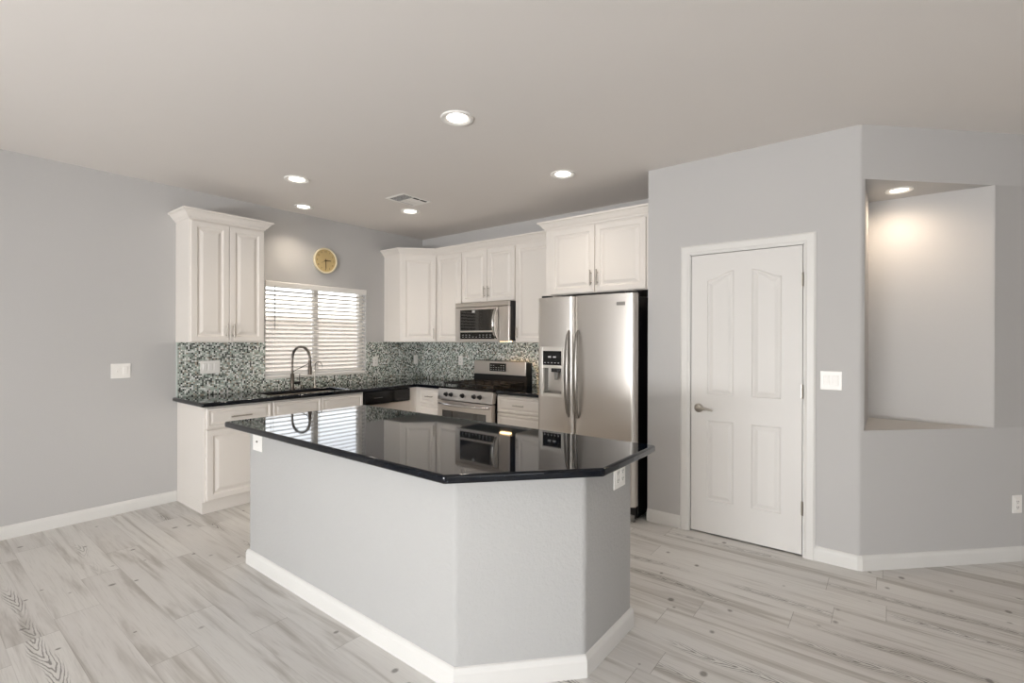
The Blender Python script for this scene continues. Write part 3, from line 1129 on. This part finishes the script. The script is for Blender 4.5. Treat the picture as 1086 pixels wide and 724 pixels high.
# oven door
b = MB()
b.box(0.004, -0.030, 0.175, 0.075, 0.028, 0.755)
b.box(RW - 0.075, -0.030, 0.175, RW - 0.004, 0.028, 0.755)
b.box(0.075, -0.030, 0.655, RW - 0.075, 0.028, 0.755)
b.box(0.075, -0.030, 0.175, RW - 0.075, 0.028, 0.330)
od = b.build('oven_door', M['steel'], rg)
MB().box(0.075, -0.026, 0.330, RW - 0.075, 0.02, 0.655).build('oven_window', M['tint'], od)
b = MB()
path = []
for k in range(15):
    t = k / 14
    e_ = min(1, 4 * min(t, 1 - t))
    path.append((0.03 + (RW - 0.06) * t, -0.034 - 0.045 * math.sin(e_ * PI / 2), 0.722))
b.tube(path, 0.0135, 12)
b.build('handle', M['chrome'], od, smooth=60)
MB().box(0.004, -0.026, 0.065, RW - 0.004, 0.028, 0.165).build('storage_drawer', M['steel'], rg, 0.006)
# cooktop with burners and grates
ct = MB().box(0.0, -0.006, 0.880, RW, RD, 0.902).build('cooktop', M['black'], rg, 0.006, 3)
for bx_, by_, br in ((0.17, 0.16, 0.045), (0.17, 0.42, 0.035), (0.60, 0.16, 0.05), (0.60, 0.42, 0.035), (0.385, 0.29, 0.04)):
    MB().lathe([(0.0, 0.918), (br * 0.7, 0.918), (br * 0.75, 0.912), (br, 0.910), (br * 1.1, 0.902)], (bx_, by_, 0), 'z', 20).build('burner', M['iron'], rg, smooth=40)
for x0, x1 in ((0.03, 0.265), (0.272, 0.498), (0.505, 0.74)):
    g = MB()
    t = 0.006
    z0, z1 = 0.928, 0.942
    for y in (0.045, 0.29, 0.535):
        g.box(x0, y - t, z0, x1, y + t, z1)
    for x in (x0 + t, (x0 + x1) / 2, x1 - t):
        g.box(x - t, 0.045, z0, x + t, 0.535, z1)
    for y in (0.165, 0.415):
        g.box(x0, y - t, z0 + 0.002, x1, y + t, z1 + 0.002)
    for x in (x0 + t, x1 - t):
        for y in (0.05, 0.53):
            g.box(x - t, y - t, 0.902, x + t, y + t, z0)
    g.build('grate', M['iron'], rg)
# backguard
b = MB()
yb = 4.228 - 3.685
MB().box(0.003, yb + 0.012, 0.902, RW - 0.003, RD, 1.150).build('backguard_housing', M['blackmat'], rg)
bg_ = MB().prism([(yb, 1.012), (yb + 0.012, 1.012), (yb + 0.035, 1.168), (yb + 0.020, 1.168), (yb + 0.006, 1.160)], 0.012, RW - 0.012, 'x').build('backguard', M['steel'], rg, 0.003)
dp = MB().box(0.255, yb - 0.004, 1.050, 0.492, yb + 0.02, 1.140).build('display_panel', M['black'], bg_)
for k in range(6):
    for j in range(3):
        if j == 2 and 1 < k < 4: continue
        MB().box(0.272 + k * 0.036, yb - 0.0048, 1.064 + j * 0.024, 0.288 + k * 0.036, yb - 0.0036, 1.069 + j * 0.024).build('button', M['mark'], dp)

# ------------------------------------------------------------------ refrigerator
FRX0, FRX1 = -2.432, -1.528
fr = thing('refrigerator', 'stainless side-by-side refrigerator with water dispenser and black sides', 'refrigerator', (FRX0, 3.555, 0))
FRW = FRX1 - FRX0
MB().box(0.002, 0.0, 0.03, FRW - 0.002, 0.74, 1.745).build('body', M['black'], fr, 0.004)
DB = -0.065


def fridge_door(name, x0, x1, hole=None):
    """slightly bowed stainless door; hole = (x0,x1,z0,z1) opening for the dispenser"""
    z0, z1 = 0.125, 1.765
    b = MB()
    n = 10

    def yf(x):
        t = (x - x0) / (x1 - x0)
        e = min(t, 1 - t) * (x1 - x0)
        rnd = 0.022 * (1 - min(1, e / 0.03)) ** 2
        return DB - 0.014 * math.sin(PI * t) + rnd
    xs = sorted(set([x0, x0 + 0.006, x0 + 0.014, x0 + 0.024, x0 + 0.034] + [x0 + (x1 - x0) * i / n for i in range(2, n - 1)] + [x1 - 0.034, x1 - 0.024, x1 - 0.014, x1 - 0.006, x1] + (list(hole[:2]) if hole else [])))
    for a, c_ in zip(xs[:-1], xs[1:]):
        zz = [(z0, z1)]
        if hole and a >= hole[0] - 1e-6 and c_ <= hole[1] + 1e-6:
            zz = [(z0, hole[2]), (hole[3], z1)]
        for p, q in zz:
            b.face([(a, yf(a), p), (c_, yf(c_), p), (c_, yf(c_), q), (a, yf(a), q)])
    for z in (z0, z1):
        b.face([(x, yf(x), z) for x in xs] + [(x1, -0.004, z), (x0, -0.004, z)])
    for x in (x0, x1):
        b.face([(x, yf(x), z0), (x, -0.004, z0), (x, -0.004, z1), (x, yf(x), z1)])
    b.face([(x0, -0.004, z0), (x1, -0.004, z0), (x1, -0.004, z1), (x0, -0.004, z1)])
    bmesh.ops.remove_doubles(b.bm, verts=b.bm.verts, dist=1e-5)
    return b.build(name, M['steelv'], fr, smooth=35)


hole = (0.052, 0.272, 0.930, 1.335)
fz = fridge_door('freezer_door', 0.0, 0.366, hole)
fd = fridge_door('fridge_door', 0.372, FRW)


def fridge_handle(parent, x):
    b = MB()
    rings = []
    N = 18
    for k in range(N + 1):
        t = k / N
        z = 0.760 + 0.725 * t
        out = math.sin(PI * t) ** 0.45 if 0 < t < 1 else 0
        wx = 0.009 + 0.013 * math.sin(PI * t) ** 0.5 if 0 < t < 1 else 0.007
        yc = DB - 0.006 - 0.050 * out
        rings.append([(x + wx * math.cos(2 * PI * j / 12), yc + 0.011 * math.sin(2 * PI * j / 12), z) for j in range(12)])
    b.loops(rings)
    return b.build('handle', M['handle'], parent, smooth=60)


fridge_handle(fz, 0.326)
fridge_handle(fd, 0.412)
# dispenser
b = MB()
x0, x1, z0, z1 = hole
yd = DB - 0.017
fwid = 0.016
b.box(x0 - 0.01, yd, z0 - 0.012, x0 + fwid, yd + 0.03, z1 + 0.008)
b.box(x1 - fwid, yd, z0 - 0.012, x1 + 0.01, yd + 0.03, z1 + 0.008)
b.box(x0 + fwid, yd, z0 - 0.012, x1 - fwid, yd + 0.03, z0 + 0.016)
b.box(x0 + fwid, yd, 1.163, x1 - fwid, yd + 0.03, 1.188)
b.box(x0 + fwid, yd, z1 - 0.026, x1 - fwid, yd + 0.03, z1 + 0.008)
dsp = b.build('dispenser_frame', M['dispframe'], fr, 0.003)
cpd = MB().box(x0 + fwid, yd + 0.006, 1.188, x1 - fwid, yd + 0.03, z1 - 0.026).build('dispenser_display', M['black'], fr)
for k in range(5):
    MB().box(x0 + 0.03 + k * 0.034, yd + 0.005, 1.205, x0 + 0.044 + k * 0.034, yd + 0.0062, 1.211).build('button', M['mark'], cpd)
for k in range(2):
    MB().box(x0 + 0.068 + k * 0.05, yd + 0.005, 1.252, x0 + 0.098 + k * 0.05, yd + 0.0062, 1.264).build('readout', M['mark'], cpd)
b = MB()                                 # recessed cavity
xa_, xb_, za_, zb_ = x0 + fwid, x1 - fwid, z0 + 0.016, 1.163
yr = yd + 0.03
ydp = 0.010
b.face([(xa_, yr, za_), (xb_, yr, za_), (xb_ - 0.01, ydp, za_ + 0.02), (xa_ + 0.01, ydp, za_ + 0.02)])
b.face([(xa_, yr, zb_), (xb_, yr, zb_), (xb_ - 0.01, ydp, zb_), (xa_ + 0.01, ydp, zb_)])
b.face([(xa_, yr, za_), (xa_ + 0.01, ydp, za_ + 0.02), (xa_ + 0.01, ydp, zb_), (xa_, yr, zb_)])
b.face([(xb_, yr, za_), (xb_ - 0.01, ydp, za_ + 0.02), (xb_ - 0.01, ydp, zb_), (xb_, yr, zb_)])
b.face([(xa_ + 0.01, ydp, za_ + 0.02), (xb_ - 0.01, ydp, za_ + 0.02), (xb_ - 0.01, ydp, zb_), (xa_ + 0.01, ydp, zb_)])
b.build('dispenser_cavity', M['dispgrey'], fr)
xm = (xa_ + xb_) / 2 + 0.012
b = MB()
b.box(xm - 0.035, yd + 0.022, 1.128, xm + 0.035, 0.0, 1.162)
b.build('dispenser_spout', M['blackmat'], fr, 0.006)
b = MB().prism([(xm - 0.022, 1.128), (xm + 0.022, 1.128), (xm + 0.014, 1.06), (xm - 0.014, 1.06)], yd + 0.045, yd + 0.055, 'y')
b.build('dispenser_paddle', M['grey'], fr, 0.003)
# top hinge covers, badge, grille, castor
for x in (0.03, FRW - 0.09):
    MB().box(x, -0.045, 1.766, x + 0.06, 0.05, 1.785).build('hinge_cover', M['blackmat'], fr, 0.006)
bdg = MB().box(FRW - 0.150, DB - 0.0125, 1.672, FRW - 0.078, DB - 0.004, 1.700).build('badge', M['chrome'], fr, 0.002)
b = MB().box(0.01, -0.03, 0.025, FRW - 0.01, 0.0, 0.115)
b.build('toe_grille', M['blackmat'], fr, 0.004)
for x in (0.05, FRW - 0.035):
    MB().lathe([(0.0, -0.02), (0.028, -0.02), (0.030, -0.014), (0.030, 0.014), (0.028, 0.02), (0.0, 0.02)], (x, -0.018, 0.030), 'x', 18).build('castor', M['grey'], fr, smooth=40)

# ------------------------------------------------------------------ clock
ck = thing('wall_clock', 'round cream-rimmed wall clock with a tan dial above the window', 'clock', (XA, 2.944, 2.263), PI / 2)
CR = 0.140
MB().lathe([(0.0, 0.0), (CR * 0.96, 0.0), (CR, -0.008), (CR, -0.020), (CR * 0.97, -0.028), (CR * 0.90, -0.028), (CR * 0.87, -0.018)], (0, 0, 0), 'y', 40).build('rim', M['cream'], ck, smooth=35)
dial = MB().lathe([(0.0, -0.0175), (CR * 0.875, -0.0175), (CR * 0.875, -0.012)], (0, 0, 0), 'y', 40).build('dial', M['dialface'], ck)
for k in range(1, 13):
    num = MB()
    cu = bpy.data.curves.new('numeral', 'FONT')
    cu.body = str(k)
    cu.size = 0.026
    cu.align_x = 'CENTER'
    cu.align_y = 'CENTER'
    to = bpy.data.objects.new('numeral', cu)
    COL.objects.link(to)
    dg = bpy.context.evaluated_depsgraph_get()
    me = to.evaluated_get(dg).to_mesh()
    a = 2 * PI * k / 12
    ox, oz = 0.098 * math.sin(a), 0.098 * math.cos(a)
    vmap = [num.bm.verts.new((v.co.x + ox, -0.0182, v.co.y + oz)) for v in me.vertices]
    for p in me.polygons:
        try:
            num.bm.faces.new([vmap[i] for i in p.vertices])
        except ValueError:
            pass
    to.evaluated_get(dg).to_mesh_clear()
    bpy.data.objects.remove(to)
    bpy.data.curves.remove(cu)
    num.build('numeral', M['ink'], dial)


def hand(name, deg, ln, wd, y, back=0.018):
    a = math.radians(deg)
    d = Vector((math.sin(a), 0, math.cos(a)))
    s = Vector((math.cos(a), 0, -math.sin(a)))
    b = MB()
    pts = [d * -back + s * wd, d * ln * 0.85 + s * wd, d * ln, d * ln * 0.85 - s * wd, d * -back - s * wd]
    b.loops([[(p.x, y, p.z) for p in pts], [(p.x, y - 0.0015, p.z) for p in pts]])
    return b.build(name, M['ink'], ck)


hand('hour_hand', 88, 0.068, 0.0045, -0.0195)
hand('minute_hand', 178, 0.098, 0.0035, -0.0215)
hand('second_hand', 62, 0.03, 0.0012, -0.0235, 0.06)

# ------------------------------------------------------------------ wall plates


def plate(root, w, h, cells, mt='white'):
    """cells: list of ('rocker'|'toggle'|'socket', x)"""
    MB().box(-w / 2, -0.006, -h / 2, w / 2, 0, h / 2).build('cover_plate', M[mt], root, 0.003, 2)
    for kind, x in cells:
        if kind == 'rocker':
            b = MB().box(x - 0.017, -0.008, -0.034, x + 0.017, -0.004, 0.034)
            b.prism([(-0.0075, -0.030), (-0.012, 0.030), (-0.004, 0.030), (-0.004, -0.030)], x - 0.014, x + 0.014, 'x')
            b.build('rocker_switch', M[mt], root, 0.001, 1)
        elif kind == 'toggle':
            b = MB().box(x - 0.006, -0.008, -0.013, x + 0.006, -0.004, 0.013)
            b.prism([(-0.006, -0.006), (-0.020, 0.006), (-0.018, 0.011), (-0.006, 0.006)], x - 0.004, x + 0.004, 'x')
            b.build('toggle_switch', M[mt], root)
        elif kind == 'jack':
            MB().lathe([(0.0, -0.012), (0.005, -0.012), (0.006, -0.006), (0.008, -0.005)], (x, 0, 0), 'y', 12).build('jack', M['gunmetal'], root)
        else:
            r = MB().box(x - 0.017, -0.0085, -0.034, x + 0.017, -0.004, 0.034).build('receptacle', M[mt], root, 0.001, 1)
            for dz in (-0.018, 0.018):
                for dx in (-0.006, 0.006):
                    MB().box(x + dx - 0.0012, -0.0090, dz - 0.004, x + dx + 0.0012, -0.0082, dz + 0.005).build('slot', M['darkhole'], r)
                MB().box(x - 0.002, -0.0090, dz - 0.011, x + 0.002, -0.0082, dz - 0.007).build('slot', M['darkhole'], r)


t = thing('light_switch', 'wide white switch plate alone on the bare grey wall at the far left', 'switch', (XA, 1.157, 1.146), PI / 2)
plate(t, 0.128, 0.118, [('toggle', -0.025), ('rocker', 0.028)])
t = thing('light_switch', 'white three-gang switch plate on mosaic tile beneath the two-door cabinet', 'switch', (XA + T, 1.806, 1.150), PI / 2)
plate(t, 0.163, 0.118, [('rocker', -0.046), ('rocker', 0), ('rocker', 0.046)])
t = thing('wall_outlet', 'white outlet on mosaic tile just right of the window blind', 'outlet', (XA + T, 3.602, 1.142), PI / 2)
plate(t, 0.070, 0.115, [('socket', 0)])
t = thing('wall_outlet', 'white plate on the mosaic tile at the inside corner under the diagonal cabinet', 'outlet', (XA + T, 4.232, 1.146), PI / 2)
plate(t, 0.070, 0.115, [('rocker', 0)])
t = thing('wall_outlet', 'white outlet on range-wall mosaic tile, left of the gas range', 'outlet', (-4.172, YB - T, 1.150))
plate(t, 0.070, 0.115, [('socket', 0)])
t = thing('light_switch', 'white double rocker switch plate between the pantry door and the niche', 'switch', (-0.290, YP, 1.151))
plate(t, 0.115, 0.118, [('rocker', -0.023), ('rocker', 0.023)])
t = thing('wall_outlet', 'white outlet low on the niche wall above the baseboard', 'outlet', (0.643, YP + 0.643 + 0.142, 0.362), math.radians(45))
plate(t, 0.070, 0.115, [('socket', 0)])
t = thing('wall_jack', 'small white jack plate on the long side of the island, beneath the worktop corner', 'wall plate', (-3.045, 1.393, 0.778))
plate(t, 0.118, 0.115, [('jack', 0)])
t = thing('wall_outlet', 'white outlet on the shaded end of the island beneath the worktop', 'outlet', (-1.000, 2.105, 0.770), PI / 2)
plate(t, 0.118, 0.115, [('socket', -0.025), ('socket', 0.025)])

# ------------------------------------------------------------------ recessed lamps and air vent


def can_light(label, x, y, r, z, power, col, lens, cone=118):
    t = thing('recessed_light', label, 'light', (x, y, z))
    MB().lathe([(r, 0.0), (r * 0.985, -0.007), (r * 0.90, -0.010), (r * 0.80, -0.008), (r * 0.62, -0.001)], (0, 0, 0), 'z', 36).build('trim_ring', M['white'], t, smooth=50)
    MB().lathe([(r * 0.62, -0.001), (r * 0.52, -0.004), (r * 0.3, -0.008), (0.0, -0.009)], (0, 0, 0), 'z', 36).build('lens', lens, t, smooth=60)
    l = bpy.data.lights.new('recessed_light_beam', 'SPOT')
    l.energy = power
    l.color = col
    l.spot_size = math.radians(cone)
    l.spot_blend = 1.0
    l.shadow_soft_size = 0.05
    o = bpy.data.objects.new('recessed_light_beam', l)
    o.location = (0, 0, -0.03)
    COL.objects.link(o)
    o.parent = t
    return t


WARM = (1.0, 0.89, 0.76)
SP = LAMP_W * 4
can_light('round recessed ceiling light nearest the viewer, above the island end', -2.035, 2.083, 0.098, H, SP, WARM, M['lens'])
can_light('round recessed ceiling light in front of the two-door wall cabinet, left of the vent', -3.857, 2.074, 0.098, H, SP, WARM, M['lens'])
can_light('small recessed ceiling light close to the window wall, above the sink', -4.597, 2.540, 0.090, H, SP * 1.1, WARM, M['lens'])
can_light('round recessed ceiling light just beyond the air vent', -3.892, 3.300, 0.098, H, SP, WARM, M['lens'])
can_light('round recessed ceiling light in front of the refrigerator cabinet', -2.055, 3.298, 0.098, H, SP * 0.65, WARM, M['lens'])
can_light('small recessed light in the ceiling of the wall niche', 0.045, 4.067, 0.075, NZ1, 8.5, (1.0, 0.80, 0.60), M['lens_niche'], 176)

vt = thing('air_vent', 'white rectangular air vent with dark louvers in the ceiling', 'vent', (-3.585, 3.02, H), PI / 2)
VX, VY = 0.17, 0.13
b = MB()
b.box(-VX, -VY, -0.006, VX, -VY + 0.022, 0)
b.box(-VX, VY - 0.022, -0.006, VX, VY, 0)
b.box(-VX, -VY + 0.022, -0.006, -VX + 0.022, VY - 0.022, 0)
b.box(VX - 0.022, -VY + 0.022, -0.006, VX, VY - 0.022, 0)
b.build('frame', M['white'], vt, 0.002)
MB().box(-VX + 0.02, -VY + 0.02, -0.0015, VX - 0.02, VY - 0.02, -0.0003).build('duct_opening', M['darkhole'], vt)
lv = MB()
for k in range(7):
    x = -VX + 0.032 + k * 0.0185
    lv.box(x, -VY + 0.022, -0.0034, x + 0.002, VY - 0.022, -0.0016)
lv.box(-0.030, -VY + 0.022, -0.0045, -0.024, VY - 0.022, -0.0016)
lv.box(-0.024, -VY + 0.060, -0.0045, VX - 0.022, 0.020, -0.0025)
lv.box(-0.024, 0.026, -0.0045, VX - 0.022, VY - 0.034, -0.0025)
lv.box(0.055, -VY + 0.022, -0.0045, 0.064, -VY + 0.060, -0.0025)
lv.build('louvers', M['white'], vt)
